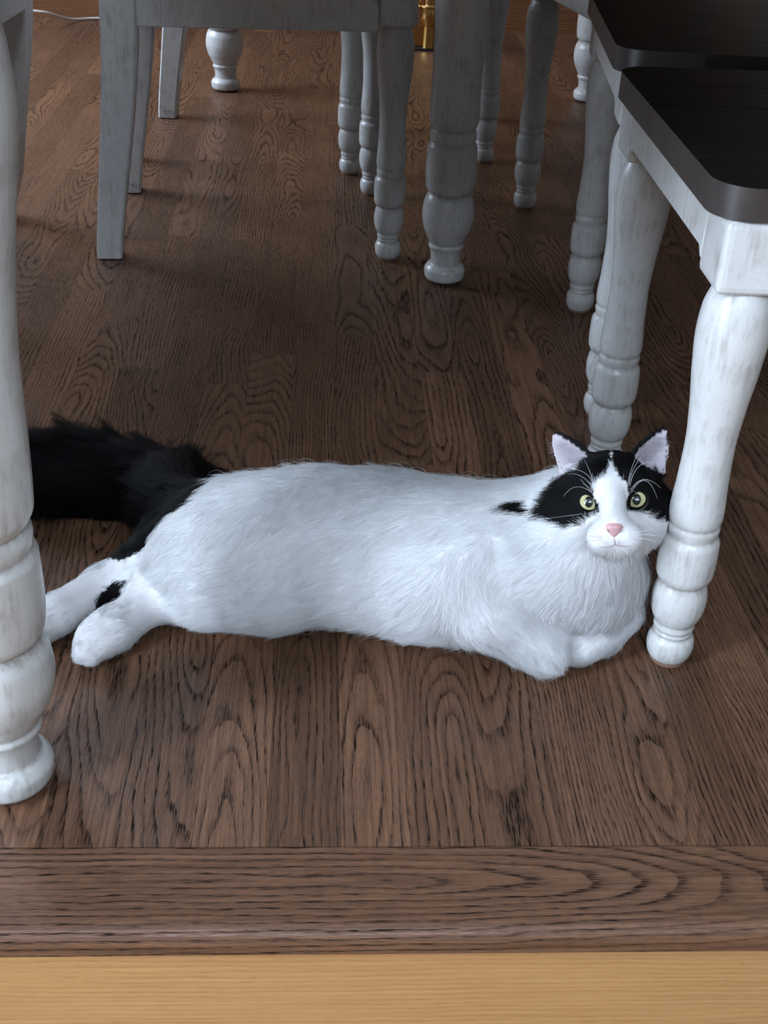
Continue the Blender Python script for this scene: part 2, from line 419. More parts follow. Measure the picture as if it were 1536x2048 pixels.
PROF_CORNER = [(p[0], p[1]*(1.09+0.12*min(max((p[0]-0.06)/0.19, 0), 1)), *p[2:]) for p in PROF_LOW] + \
              [(0.30, 0.0475), (0.36, 0.0485), (0.42, 0.053), (0.48, 0.061), (0.525, 0.0655), (0.555, 0.064), (0.580, 0.056), (0.595, 0.045, 1)]
TC = (0.209, 1.9155); THX, THY = 0.451, 1.1975
table = tag(empty('dining_table', (TC[0], TC[1], 0)), 'long white dining table on thick turned legs with a fifth leg mid-span', 'table')
def table_leg(x, y, prof, blk):
    ztop = prof[-1][0]
    lg = link('leg', lathe('table_leg', smooth_prof(prof), 56), MAT_PAINT, table, (x, y, 0))
    link('leg_block', bevel_box('leg_block', -blk, blk, -blk, blk, ztop-0.001, 0.722, 0.004), MAT_PAINT, lg)
    link('foot_glide', lathe('foot_glide', [(0.0, 0.024), (0.0045, 0.024)], 32, False, groove=False), MAT_GLIDE, lg)
for sx in (-1, 1):
    for sy in (-1, 1): table_leg(sx*THX, sy*THY, PROF_CORNER, 0.06)
table_leg(0.195-TC[0], 1.84-TC[1], PROF_CENTRE, 0.045)
link('apron', bevel_box('apron', -THX+0.06, THX-0.06, -THY-0.03, -THY-0.005, 0.625, 0.722), MAT_PAINT, table)
link('apron', bevel_box('apron', -THX+0.06, THX-0.06, THY+0.005, THY+0.03, 0.625, 0.722), MAT_PAINT, table)
link('apron', bevel_box('apron', -THX-0.03, -THX-0.005, -THY+0.06, THY-0.06, 0.625, 0.722), MAT_PAINT, table)
link('apron', bevel_box('apron', THX+0.005, THX+0.03, -THY+0.06, THY-0.06, 0.625, 0.722), MAT_PAINT, table)
nb = 6
for k in range(nb):
    w = (2*THX+0.12)/nb
    link('top_board', bevel_box('top_board', -THX-0.06+k*w+0.0004, -THX-0.06+(k+1)*w-0.0004, -THY-0.1, THY+0.1, 0.722, 0.757, 0.003), MAT_SEAT, table)

# ------------------------------------------------------------------ chairs
FX, FY = 0.2265, 0.177
PROF_CH = [(0.003, 0.0165, 1), (0.0045, 0.0178), (0.010, 0.0203), (0.018, 0.0214), (0.025, 0.0205), (0.0305, 0.0165, 1), (0.033, 0.0178), (0.0355, 0.0165, 1), (0.039, 0.0186), (0.0445, 0.0178, 1),
           (0.050, 0.0212), (0.060, 0.0238), (0.070, 0.0244), (0.080, 0.0232), (0.0885, 0.020, 1), (0.092, 0.0232), (0.098, 0.0252), (0.112, 0.0258), (0.130, 0.0252), (0.1375, 0.0215, 1),
           (0.141, 0.0222), (0.1455, 0.0228), (0.1495, 0.0212, 1), (0.153, 0.0228), (0.160, 0.0233), (0.19, 0.0216), (0.225, 0.0207), (0.26, 0.0229), (0.295, 0.0268), (0.325, 0.0288), (0.345, 0.0274), (0.359, 0.0235), (0.367, 0.0195, 1)]
ch = empty('dining_chair', (0, 0, 0))
def sabre(y, rake=0.0):
    st = [(0.002, -0.2265, 0.020, 0.0190), (0.03, -0.2245, 0.0205, 0.0195), (0.12, -0.212, 0.0225, 0.0195), (0.22, -0.198, 0.0250, 0.0195), (0.33, -0.186, 0.0270, 0.0195), (0.44, -0.183, 0.0270, 0.0195),
          (0.56, -0.195, 0.0245, 0.0185), (0.75, -0.235, 0.021, 0.0180), (0.95, -0.285, 0.018, 0.0175)]
    z = np.array([s[0] for s in st]); zs = np.linspace(0.002, 0.95, 40)
    V, Fc = [], []
    def ip(k, q):
        r = np.array([s[k] for s in st]); return np.interp(q, z, r)*0.6+0.2*(np.interp(q-0.03, z, r)+np.interp(q+0.03, z, r))
    for q in zs:
        cx, hx, hy = ip(1, q), ip(2, q), ip(3, q)
        c = 0.0035
        yo = rake*np.interp(q, (0, 0.07, 0.19, 0.29, 0.36), (1, 0.68, 0.38, 0.13, 0))
        for (ax, ay) in ((-hx, -hy+c), (-hx+c, -hy), (hx-c, -hy), (hx, -hy+c), (hx, hy-c), (hx-c, hy), (-hx+c, hy), (-hx, hy-c)):
            V.append((cx+ax, y+ay+yo, q))
    n = 8
    for k in range(len(zs)-1):
        for i in range(n):
            j = (i+1) % n; Fc.append((k*n+i, k*n+j, (k+1)*n+j, (k+1)*n+i))
    Fc.append(tuple(reversed(range(n)))); Fc.append(tuple((len(zs)-1)*n+i for i in range(n)))
    me = mesh('sabre_leg', V, Fc)
    return me
flm = lathe('front_leg', smooth_prof(PROF_CH), 48)
padm = lathe('foot_pad', [(0.0, 0.0165), (0.0031, 0.0165)], 32, False, groove=False)
for s in (-1, 1):
    lg = link('front_leg', flm, MAT_PAINT if not flm.materials else None, ch, (FX, s*FY, 0))
    link('leg_block', bevel_box('leg_block', -0.029, 0.029, -0.029, 0.029, 0.366, 0.4235, 0.0065, 3), MAT_PAINT, lg)
    link('foot_pad', padm, MAT_PAD if not padm.materials else None, lg)
    rl = link('rear_leg', sabre(s*FY), MAT_PAINT, ch)
    link('foot_pad', bevel_box('rear_pad', -0.2425, -0.2105, s*FY-0.015, s*FY+0.015, 0.0, 0.0022, 0.0005, 1), MAT_GLIDE, rl)
def prism_apron(name, pts, ax, c0, c1):
    """outline pts (along, z) extruded in the other axis"""
    V = []
    for c in (c0, c1):
        for a, z in pts: V.append((c, a, z) if ax == 'y' else (a, c, z))
    n = len(pts); Fc = [(i, (i+1) % n, n+(i+1) % n, n+i) for i in range(n)] + [tuple(range(n)), tuple(reversed(range(n, 2*n)))]
    me = mesh(name, V, Fc); bm = bmesh.new(); bm.from_mesh(me); bmesh.ops.recalc_face_normals(bm, faces=bm.faces[:])
    bmesh.ops.bevel(bm, geom=bm.edges[:], offset=0.0012, segments=1, affect='EDGES'); bm.to_mesh(me); bm.free()
    return me
e = FY-0.0292
brk = [(-e, 0.4235), (-e, 0.374), (-e+0.004, 0.3775), (-e+0.009, 0.3825), (e-0.009, 0.3825), (e-0.004, 0.3775), (e, 0.374), (e, 0.4235)]
link('front_apron', prism_apron('front_apron', brk, 'y', FX+0.006, FX+0.0282), MAT_PAINT, ch)
link('back_apron', bevel_box('back_apron', -0.197, -0.175, -FY+0.0192, FY-0.0192, 0.365, 0.4235), MAT_PAINT, ch)
for s in (-1, 1):
    ya, yb = (FY+0.004, FY+0.0262) if s > 0 else (-FY-0.0262, -FY-0.004)
    link('side_apron', bevel_box('side_apron', -0.1575, FX-0.0292, ya, yb, 0.3585, 0.4235, 0.0012, 1), MAT_PAINT, ch)
# seat: dark boards with rounded front corners
def clip_y(poly, yv, keep_above):
    out = []
    for (ax, ay), (bx, by) in zip(poly, poly[1:]+poly[:1]):
        ia, ib = (ay >= yv) == keep_above or ay == yv, (by >= yv) == keep_above or by == yv
        if ia: out.append((ax, ay))
        if ia != ib and abs(by-ay) > 1e-9:
            t = (yv-ay)/(by-ay); out.append((ax+(bx-ax)*t, yv))
    return out
def seat_board(ya, yb):
    x0, x1, y1, c = -0.157, FX+0.040, FY+0.031, 0.032
    an = np.linspace(0, pi/2, 9)
    out = [(x1-c+c*sin(a), -y1+c-c*cos(a)) for a in an] + [(x1-c+c*cos(a), y1-c+c*sin(a)) for a in an] + \
          [(x0-0.05, y1), (x0-0.05, FY+0.0195), (x0, FY+0.0195), (x0, -FY-0.0195), (x0-0.05, -FY-0.0195), (x0-0.05, -y1)]
    out = clip_y(clip_y(out, ya+0.0002, True), yb-0.0002, False)
    P = []
    for p in out:
        if not P or math.dist(p, P[-1]) > 1e-5: P.append(p)
    if math.dist(P[0], P[-1]) < 1e-5: P.pop()
    bm = bmesh.new()
    lo_ = [bm.verts.new((x, y, 0.4235)) for x, y in P]; hi_ = [bm.verts.new((x, y, 0.4485)) for x, y in P]
    n = len(P)
    for k in range(n): bm.faces.new((lo_[k], lo_[(k+1) % n], hi_[(k+1) % n], hi_[k]))
    top = bm.faces.new(hi_); bm.faces.new(list(reversed(lo_)))
    inner = [ed for ed in top.edges if abs(ed.verts[0].co.y-ed.verts[1].co.y) < 1e-6 and min(abs(ed.verts[0].co.y-ya), abs(ed.verts[0].co.y-yb)) < 0.001 and abs(ed.verts[0].co.y) < y1-0.001]
    outer = [ed for ed in top.edges if ed not in inner]
    bmesh.ops.bevel(bm, geom=inner, offset=0.0008, segments=1, affect='EDGES')
    bmesh.ops.recalc_face_normals(bm, faces=bm.faces[:]); bm.normal_update()
    for f in bm.faces: f.material_index = 0 if f.normal.z > 0.6 else 1; f.smooth = abs(f.normal.z) < 0.5
    me = bpy.data.meshes.new('seat_board'); bm.to_mesh(me); bm.free()
    me.set_sharp_from_angle(angle=radians(35))
    return me
seat = bpy.data.objects.new('seat', None); COL.objects.link(seat); seat.parent = ch; seat.empty_display_size = 0.05
for k in range(5):
    w = 2*(FY+0.031)/5
    link('seat_board', seat_board(-FY-0.031+k*w, -FY-0.031+(k+1)*w), [MAT_SEAT, MAT_SEAT_EDGE], seat)
for zc, h in ((0.585, 0.02), (0.71, 0.025), (0.90, 0.05)):
    cx = np.interp(zc, (0.56, 0.75, 0.95), (-0.195, -0.235, -0.285))
    link('back_rail', bevel_box('back_rail', cx-0.010, cx+0.010, -FY+0.017, FY-0.017, zc-h, zc+h, 0.003), MAT_PAINT, ch)
chairs = [
    # x, y, facing degrees, label
    (0.5555, 1.050, 178.7, 'white turned-leg chair nearest the camera, black seat corner above the cat', 'chairs along the right side of the table'),
    (0.600, 1.527, 174.0, 'second white chair from the front on the right, black seat behind the nearest seat', 'chairs along the right side of the table'),
    (0.630, 2.090, 189.0, 'third white chair on the right, turned legs in shadow behind the second chair', 'chairs along the right side of the table'),
    (0.5605, 2.713, 180.0, 'farthest white chair on the right, one leg just showing behind the middle table leg', 'chairs along the right side of the table'),
    (-0.126, 2.103, 2.65, 'white chair seen side-on at upper left, square rear leg and turned front leg', 'chairs along the left side of the table'),
    (-0.149, 2.627, -7.2, 'white chair behind the side-on chair, bright square rear leg in window light', 'chairs along the left side of the table'),
]
for i, (x, y, a, lab, grp) in enumerate(chairs):
    o = ch if i == 0 else copy_tree(ch)
    o.location = (x, y, 0); o.rotation_euler = (0, 0, radians(a)); tag(o, lab, 'chair', grp)
o = copy_tree(ch); a = radians(-93)
rx, ry = -0.2265, FY-0.085
o.location = (-0.564-(cos(a)*rx-sin(a)*ry), 2.10-(sin(a)*rx+cos(a)*ry), 0); o.rotation_euler = (0, 0, a)
for chd in [x for x in COL.objects if x.parent is o and x.name.startswith('rear_leg')]:
    sgn = 1 if sum(v.co.y for v in chd.data.vertices) > 0 else -1
    me = sabre(sgn*FY, -0.085); me.materials.append(MAT_PAINT); chd.data = me
    for pd in [x for x in COL.objects if x.parent is chd]: pd.location = (0, -0.085, 0)
tag(o, 'white chair at far left edge, one square leg showing beside the near table leg', 'chair', 'chairs along the left side of the table')

# ------------------------------------------------------------------ brass stand and cord by the far wall
br = tag(empty('brass_stand', (0.300, 3.70, 0)), 'polished brass stand with column and plinth by the far baseboard', 'stand')
link('plinth', bevel_box('plinth', -0.085, 0.085, -0.005, 0.045, 0.007, 0.066, 0.003), MAT_BRASS, br)
link('base', bevel_box('base', -0.090, 0.090, -0.030, 0.050, 0.0, 0.0072, 0.001, 1), MAT_GLIDE, br)
col = link('column', lathe('column', smooth_prof([(0.007, 0.0185, 1), (0.066, 0.0165, 1), (0.075, 0.020), (0.095, 0.026), (0.115, 0.025, 1), (0.116, 0.031, 1), (0.122, 0.032, 1), (0.123, 0.019, 1), (0.30, 0.018), (0.55, 0.018, 1), (0.56, 0.028), (0.585, 0.034), (0.61, 0.028), (0.625, 0.008, 1)]), 40, groove=False), MAT_BRASS, br, (0, -0.012, 0))
for s in (-1, 1):
    link('rod', tube('rod', [(s*0.030, -0.012, 0.12), (s*0.030, -0.012, 0.55)], 0.004), MAT_BRASS, br)
    link('collar', tube('collar', [(s*0.030, -0.012, 0.11), (s*0.030, -0.012, 0.121)], 0.009), MAT_BRASS, br)
def gnd(x, y, z=0.0):
    v = ray(x, y); return CAM + v*((z-CAM_H)/v[2])
pts = []
for x, y, z in ((-30, 22, 0.035), (20, 19, 0.05), (75, 22, 0.05), (95, 25, 0.045), (115, 32, 0.03), (135, 38, 0.012), (155, 39, 0.006), (175, 37, 0.005), (200, 36, 0.005), (240, 37, 0.005), (290, 40, 0.005)):
    P = gnd(x, y, z); P[1] = min(P[1], YB-0.022); pts.append(P)
cp = []
for i in range(len(pts)-1):
    for t in (0, 0.33, 0.66): cp.append(pts[i]*(1-t)+pts[i+1]*t)
cp.append(pts[-1])
for _ in range(3): cp = [cp[0]]+[(cp[i-1]+2*cp[i]+cp[i+1])/4 for i in range(1, len(cp)-1)]+[cp[-1]]
base = Vector(cp[0]); base.z = 0
tag(link('power_cord', tube('power_cord', [Vector(p)-base for p in cp], 0.0038), MAT_CORD, None, base), 'thin white cord running along the far baseboard at upper left', 'cord')

# ------------------------------------------------------------------ cat
HD = 1.05
def hp(x, y, dep): return at_depth(x, y, dep)
A3 = np.array
PR = []      # primitives: (kind, data, k, tagname, flow, furlen, lift)
def cap(a, b, ra, rb, k=0.02, part='body', flow=None, fl=0.012, lift=0.30):
    a, b = A3(a, float), A3(b, float)
    if flow is None:
        flow = b-a; 
    flow = A3(flow, float); flow = flow/(np.linalg.norm(flow)+1e-9)
    PR.append(('cap', (a, b, ra, rb), k, part, flow, fl, lift))
def sph(a, r, k=0.02, part='body', flow=(-1, 0, -0.2), fl=0.012, lift=0.30):
    a = A3(a, float); cap(a, a+1e-5, r, r, k, part, flow, fl, lift)
BF = (-1, -0.25, -0.35)
torso = [((-0.108, 0.955, 0.056), 0.048), ((-0.055, 0.957, 0.066), 0.0605), ((0.001, 0.955, 0.071), 0.0665), ((0.057, 0.943, 0.072), 0.0675), ((0.108, 0.928, 0.072), 0.067), ((0.150, 0.922, 0.074), 0.064), ((0.195, 0.918, 0.080), 0.058), ((0.235, 0.912, 0.085), 0.050)]
for (a, ra), (b, rb) in zip(torso, torso[1:]):
    cap(a, b, ra, rb, 0.03, 'body', BF, 0.016, 0.30)
# chest and neck
cap((0.228, 0.912, 0.060), (0.241, 0.902, 0.112), 0.046, 0.043, 0.03, 'chest', (-0.05, -0.35, -1), 0.018, 0.35)
sph((0.260, 0.908, 0.062), 0.032, 0.03, 'chest', (0.1, -0.3, -1), 0.017, 0.35)
cap((0.200, 0.935, 0.098), (0.243, 0.935, 0.135), 0.043, 0.036, 0.03, 'chest', (-0.35, -0.2, -1), 0.014, 0.30)
# haunch, near hind leg
sph((-0.092, 0.962, 0.060), 0.056, 0.03, 'body', (-1, -0.3, -0.3), 0.014, 0.28)
cap((-0.045, 0.925, 0.040), (-0.105, 0.926, 0.028), 0.040, 0.0235, 0.025, 'leg', (-1, 0, -0.15), 0.010, 0.28)
cap((-0.105, 0.926, 0.028), (-0.158, 0.926, 0.021), 0.0235, 0.0155, 0.012, 'leg', (-1, 0, -0.1), 0.008, 0.25)
cap((-0.160, 0.922, 0.022), (-0.186, 0.888, 0.021), 0.0195, 0.0205, 0.010, 'leg', (-0.6, -0.8, 0), 0.006, 0.22)
cap((-0.186, 0.888, 0.021), (-0.197, 0.877, 0.019), 0.0205, 0.0205, 0.008, 'leg', (-0.6, -0.8, 0), 0.005, 0.22)
for tx, ty, dep, r in ((192, 1264, 0, 0.0108), (172, 1284, 0, 0.0110), (168, 1304, 0, 0.0104), (184, 1314, 0, 0.0090)):
    P = gnd(tx, ty, {1264: 0.029, 1284: 0.023, 1304: 0.015, 1314: 0.010}[ty]); sph(P, r, 0.0035, 'leg', (-0.7, -0.6, 0), 0.005, 0.22)
# far hind leg
cap((-0.085, 0.955, 0.052), (-0.158, 0.952, 0.027), 0.047, 0.0215, 0.03, 'farleg', (-1, -0.25, -0.2), 0.011, 0.28)
cap((-0.085, 0.985, 0.055), (-0.150, 0.982, 0.034), 0.047, 0.0305, 0.03, 'farleg', (-1, -0.2, -0.3), 0.012, 0.28)
cap((-0.150, 0.982, 0.034), (-0.205, 0.957, 0.0215), 0.0305, 0.0190, 0.015, 'farleg', (-1, -0.4, -0.1), 0.008, 0.25)
cap((-0.205, 0.957, 0.021), (-0.241, 0.910, 0.0205), 0.0185, 0.0190, 0.010, 'farleg', (-0.6, -0.8, 0), 0.006, 0.22)
cap((-0.241, 0.910, 0.0195), (-0.258, 0.886, 0.0185), 0.0190, 0.0180, 0.008, 'farleg', (-0.6, -0.8, 0), 0.005, 0.22)
for q in ((-0.268, 0.884, 0.014), (-0.262, 0.877, 0.019), (-0.252, 0.874, 0.016)): sph(q, 0.0085, 0.004, 'farleg', (-0.6, -0.8, 0), 0.005, 0.2)
# forelegs
cap((0.128, 0.885, 0.078), (0.150, 0.871, 0.060), 0.036, 0.0335, 0.016, 'leg', (0.75, -0.3, -0.8), 0.011, 0.28)
cap((0.150, 0.871, 0.060), (0.2025, 0.8585, 0.0262), 0.0335, 0.0245, 0.012, 'leg', (0.75, -0.2, -0.7), 0.009, 0.26)
cap((0.285, 0.907, 0.030), (0.262, 0.884, 0.023), 0.021, 0.0195, 0.006, 'leg', (-0.9, -0.5, -0.1), 0.008, 0.25)
cap((0.262, 0.884, 0.023), (0.2395, 0.867, 0.0195), 0.0195, 0.0175, 0.004, 'leg', (-0.9, -0.5, 0), 0.006, 0.22)
for tx, ty, z, r in ((1135, 1288, 0.020, 0.0095), (1148, 1278, 0.026, 0.0088), (1130, 1305, 0.013, 0.0085), (1143, 1315, 0.010, 0.0080)):
    sph(gnd(tx, ty, z), r, 0.0045, 'leg', (-0.9, -0.5, 0), 0.005, 0.22)
# tail
tl = [((-0.118, 1.000, 0.062), 0.034), ((-0.135, 1.045, 0.052), 0.029), ((-0.158, 1.088, 0.045), 0.025), ((-0.190, 1.118, 0.043), 0.024), ((-0.224, 1.134, 0.044), 0.024), ((-0.258, 1.138, 0.044), 0.023), ((-0.290, 1.138, 0.043), 0.021), ((-0.322, 1.128, 0.040), 0.015)]
for (a, ra), (b, rb) in zip(tl, tl[1:]): cap(a, b, ra, rb, 0.015, 'tail', None, 0.041, 0.62)
# head
NOSE = hp(1228, 1056, 0.985)
HF = dict(part='head', flow=(0, 0, 1), fl=0.007, lift=0.28)
sph(hp(1217, 1000, 1.070), 0.0400, 0.02, **HF)
sph(hp(1138, 1022, 1.070), 0.0235, 0.018, 'head', (0, 0, 1), 0.010, 0.30)
sph(hp(1300, 1018, 1.070), 0.0225, 0.018, 'head', (0, 0, 1), 0.009, 0.30)
sph(hp(1170, 1050, 1.060), 0.0215, 0.018, 'head', (0, 0, 1), 0.009, 0.28)
sph(hp(1280, 1048, 1.060), 0.0205, 0.018, 'head', (0, 0, 1), 0.009, 0.28)
sph(hp(1220, 950, 1.058), 0.0175, 0.02, **HF)
cap(hp(1220, 965, 1.040), hp(1228, 1044, 1.006), 0.0130, 0.0100, 0.011, 'head', (0, 0, 1), 0.0045, 0.2)
sph(hp(1206, 1075, 1.011), 0.0135, 0.009, part='head', fl=0.005, lift=0.2)
sph(hp(1252, 1074, 1.011), 0.0135, 0.009, part='head', fl=0.005, lift=0.2)
sph(hp(1231, 1092, 1.017), 0.0110, 0.007, part='head', fl=0.006, lift=0.25)
sph(hp(1183, 968, 1.044), 0.0145, 0.012, **HF)
sph(hp(1264, 964, 1.044), 0.0145, 0.012, **HF)
# ears: curved tapering shells (base mid, tip, half width, facing)
HFWD = CAM-hp(1219, 1000, HD); HFWD /= np.linalg.norm(HFWD)
EARS = []
for b0, b1, tip, side in (((1128, 955, 1.072), (1186, 915, 1.060), (1108, 864, 1.068), -1), ((1262, 912, 1.060), (1326, 948, 1.072), (1330, 856, 1.068), 1)):
    B0, B1, T = hp(*b0), hp(*b1), hp(*tip)
    mid = (B0+B1)/2; ax = T-mid; L = np.linalg.norm(ax); ax /= L
    lat = B1-B0; W = np.linalg.norm(lat)/2; lat = lat-ax*(lat@ax); lat /= np.linalg.norm(lat)
    nrm = np.cross(lat, ax); nrm *= np.sign(nrm@HFWD)
    EARS.append((mid, ax, lat, nrm, L, W, side))
def ear_sdf(P, E, t=0.0026):
    mid, ax, lat, nrm, L, W, side = E
    q = P-mid; v = q@ax; u = q@lat; w = q@nrm
    s = np.clip(v/L, -0.3, 1)
    hw = W*1.02*np.power(np.clip(1-np.clip(s, 0, 1)**1.5, 0.0, 1), 0.75)+0.0012
    cur = -0.010*(1-np.clip(s, 0, 1)*0.75)*(1-np.clip(u/(hw+1e-4), -1.2, 1.2)**2)
    d = np.maximum(np.abs(w-cur)*0.75-t*0.75, (np.abs(u)-hw)*0.75)
    return np.maximum(np.maximum(d, (v-L)*0.8), -(v+0.022))
def cap_sdf(P, D):
    a, b, ra, rb = D; ab = b-a; l2 = ab@ab
    t = np.clip(((P-a)@ab)/l2, 0, 1) if l2 > 1e-8 else np.zeros(P.shape[:-1])
    return np.linalg.norm(P-a-t[..., None]*ab, axis=-1)-(ra+(rb-ra)*t)
def smin(a, b, k):
    h = np.clip(0.5+0.5*(b-a)/k, 0, 1); return b*(1-h)+a*h-k*h*(1-h)
def build_field():
    st = 0.0024
    lo = A3([-0.352, 0.825, -0.004]); hi = A3([0.325, 1.185, 0.262])
    n = np.ceil((hi-lo)/st).astype(int)+1
    axs = [lo[i]+st*np.arange(n[i]) for i in range(3)]
    D = np.full(n, 1.0, np.float32)
    def upd(fn, bl, bh, k):
        i0 = np.maximum(np.floor((bl-lo)/st).astype(int), 0); i1 = np.minimum(np.ceil((bh-lo)/st).astype(int)+1, n)
        if (i1 <= i0).any(): return
        sl = tuple(slice(a, b) for a, b in zip(i0, i1))
        P = np.stack(np.meshgrid(*[axs[i][i0[i]:i1[i]] for i in range(3)], indexing='ij'), -1).astype(np.float32)
        D[sl] = smin(D[sl], fn(P).astype(np.float32), k)
    for kind, dt, k, *_ in PR:
        a, b, ra, rb = dt; m = max(ra, rb)+k+0.02
        upd(lambda P: cap_sdf(P, dt), np.minimum(a, b)-m, np.maximum(a, b)+m, k)
    for E in EARS:
        c = E[0]+E[1]*E[4]/2; m = 0.05
        upd(lambda P: ear_sdf(P, E), c-m, c+m, 0.004)
    zz = axs[2][None, None, :].astype(np.float32)
    D = np.maximum(D, 0.0012-zz)
    return D, lo, st
def surface_nets(D, lo, st):
    ins = D < 0
    nx, ny, nz = D.shape
    c8 = sum(ins[i:nx-1+i, j:ny-1+j, k:nz-1+k].astype(np.int8) for i in (0, 1) for j in (0, 1) for k in (0, 1))
    act = (c8 > 0) & (c8 < 8)
    idx = np.full(act.shape, -1, np.int64); cells = np.argwhere(act); idx[act] = np.arange(len(cells))
    acc = np.zeros((len(cells), 3)); cnt = np.zeros(len(cells))
    cor = [(i, j, k) for i in (0, 1) for j in (0, 1) for k in (0, 1)]
    for a in cor:
        for ax in range(3):
            if a[ax]: continue
            b = list(a); b[ax] = 1
            va = D[tuple((cells+a).T)]; vb = D[tuple((cells+b).T)]
            m = (va < 0) != (vb < 0)
            t = np.where(m, va/(va-vb+1e-12), 0)
            p = np.tile(A3(a, float), (len(cells), 1)); p[:, ax] += t
            acc += p*m[:, None]; cnt += m
    V = lo+(cells+acc/cnt[:, None])*st
    Q = []
    for ax in range(3):
        o1, o2 = [(1, 2), (2, 0), (0, 1)][ax]
        sa = [slice(None)]*3; sb = [slice(None)]*3; sa[ax] = slice(0, -1); sb[ax] = slice(1, None)
        A, B = ins[tuple(sa)], ins[tuple(sb)]
        e = np.argwhere(A != B)
        e = e[(e[:, o1] > 0) & (e[:, o2] > 0) & (e[:, o1] < D.shape[o1]-1) & (e[:, o2] < D.shape[o2]-1)]
        flip = ~A[tuple(e.T)]
        def nb(da, db):
            q = e.copy(); q[:, o1] -= da; q[:, o2] -= db; return idx[tuple(q.T)]
        q = np.stack([nb(1, 1), nb(0, 1), nb(0, 0), nb(1, 0)], 1)
        q[flip] = q[flip][:, ::-1]
        Q.append(q)
    return V, np.concatenate(Q)
D, lo, st = build_field()
CV, CQ = surface_nets(D, lo, st)
# relax a little
E2 = np.concatenate([CQ[:, [0, 1]], CQ[:, [1, 2]], CQ[:, [2, 3]], CQ[:, [3, 0]]])
for _ in range(2):
    s = np.zeros_like(CV); c = np.zeros(len(CV))
    np.add.at(s, E2[:, 0], CV[E2[:, 1]]); np.add.at(c, E2[:, 0], 1)
    np.add.at(s, E2[:, 1], CV[E2[:, 0]]); np.add.at(c, E2[:, 1], 1)
    CV = CV*0.5+0.5*s/np.maximum(c, 1)[:, None]
CV[:, 2] = np.maximum(CV[:, 2], 0.001)
# the cheek is pressed against the chair leg: flatten it where it touches
_lp = smooth_prof(PROF_CH); _lc = A3([0.325, 0.878])
_lr = np.interp(CV[:, 2], [p[0] for p in _lp], [p[1] for p in _lp])+0.0012
_dv = CV[:, :2]-_lc; _dd = np.linalg.norm(_dv, axis=1); _m = (_dd < _lr) & (CV[:, 2] < 0.37)
CV[_m, :2] = _lc+_dv[_m]/_dd[_m][:, None]*_lr[_m][:, None]

def vnormals(V, Q):
    fn = np.cross(V[Q[:, 2]]-V[Q[:, 0]], V[Q[:, 3]]-V[Q[:, 1]]); N = np.zeros_like(V)
    for i in range(4): np.add.at(N, Q[:, i], fn)
    return N/(np.linalg.norm(N, axis=1)[:, None]+1e-12)
CN = vnormals(CV, CQ)
def field_info(P):
    """nearest-primitive weights: flow, fur length, lift, part index"""
    names = ['body', 'chest', 'leg', 'farleg', 'tail', 'head']
    W = np.zeros(len(P)); FL = np.zeros((len(P), 3)); LN = np.zeros(len(P)); LF = np.zeros(len(P)); best = np.full(len(P), 9.0); pid = np.zeros(len(P), int)
    for kind, dt, k, part, flow, fl, lift in PR:
        d = cap_sdf(P, dt); w = np.exp(-np.clip(d+0.004, 0, 1)/0.006)+1e-9
        f = flow[None]
        if part == 'head':
            f = P-NOSE; f = f/np.linalg.norm(f, axis=1)[:, None]
        FL += w[:, None]*f; LN += w*fl; LF += w*lift; W += w
        m = d < best; best[m] = d[m]; pid[m] = names.index(part)
    FL /= np.linalg.norm(FL, axis=1)[:, None]+1e-9
    return FL, LN/W, LF/W, pid
def in_poly(q, poly):
    p = A3(poly, float); x, y = q[:, 0], q[:, 1]; c = np.zeros(len(q), bool)
    for (x0, y0), (x1, y1) in zip(p, np.roll(p, -1, 0)):
        c ^= ((y0 > y) != (y1 > y)) & (x < (x1-x0)*(y-y0)/(y1-y0+1e-12)+x0)
    return c
def cz(l): return [(1070+x/5.12, 830+y/5.12) for x, y in l]
BLK_L = cz([(25, 960), (80, 870), (190, 700), (215, 640), (300, 600), (420, 560), (500, 420), (540, 350), (640, 330), (775, 340), (782, 490), (722, 600), (640, 670), (592, 710), (600, 830), (655, 920), (660, 1010), (560, 1045), (490, 1120), (330, 1155), (220, 1095), (100, 1080), (30, 1010)])
BLK_R = cz([(785, 330), (790, 490), (838, 600), (935, 700), (962, 800), (930, 880), (935, 985), (1000, 975), (1100, 985), (1190, 1050), (1310, 1085), (1420, 1110), (1560, 1000), (1560, 640), (1380, 620), (1240, 520), (1050, 420), (980, 330), (900, 320)])
BLK_NAPE = [(1018, 1010), (1040, 1003), (1066, 1000), (1064, 1030), (1022, 1026)]
BLK_RUMP = [(232, 1122), (262, 1092), (310, 1068), (350, 1030), (370, 985), (420, 955), (450, 930), (300, 900), (200, 1050)]
BLK_RUMP_IN = [(370, 985), (430, 958), (400, 985), (378, 1030), (345, 1070), (300, 1092), (250, 1118), (232, 1122)]
BLK_HOCK = [(180, 1250), (198, 1190), (232, 1160), (292, 1163), (300, 1200), (225, 1250)]
BLK_BASE = [(300, 860), (445, 948), (410, 978), (385, 1020), (352, 1062), (302, 1094), (240, 1122), (212, 1112), (262, 1060), (200, 1040), (60, 1020), (60, 850)]
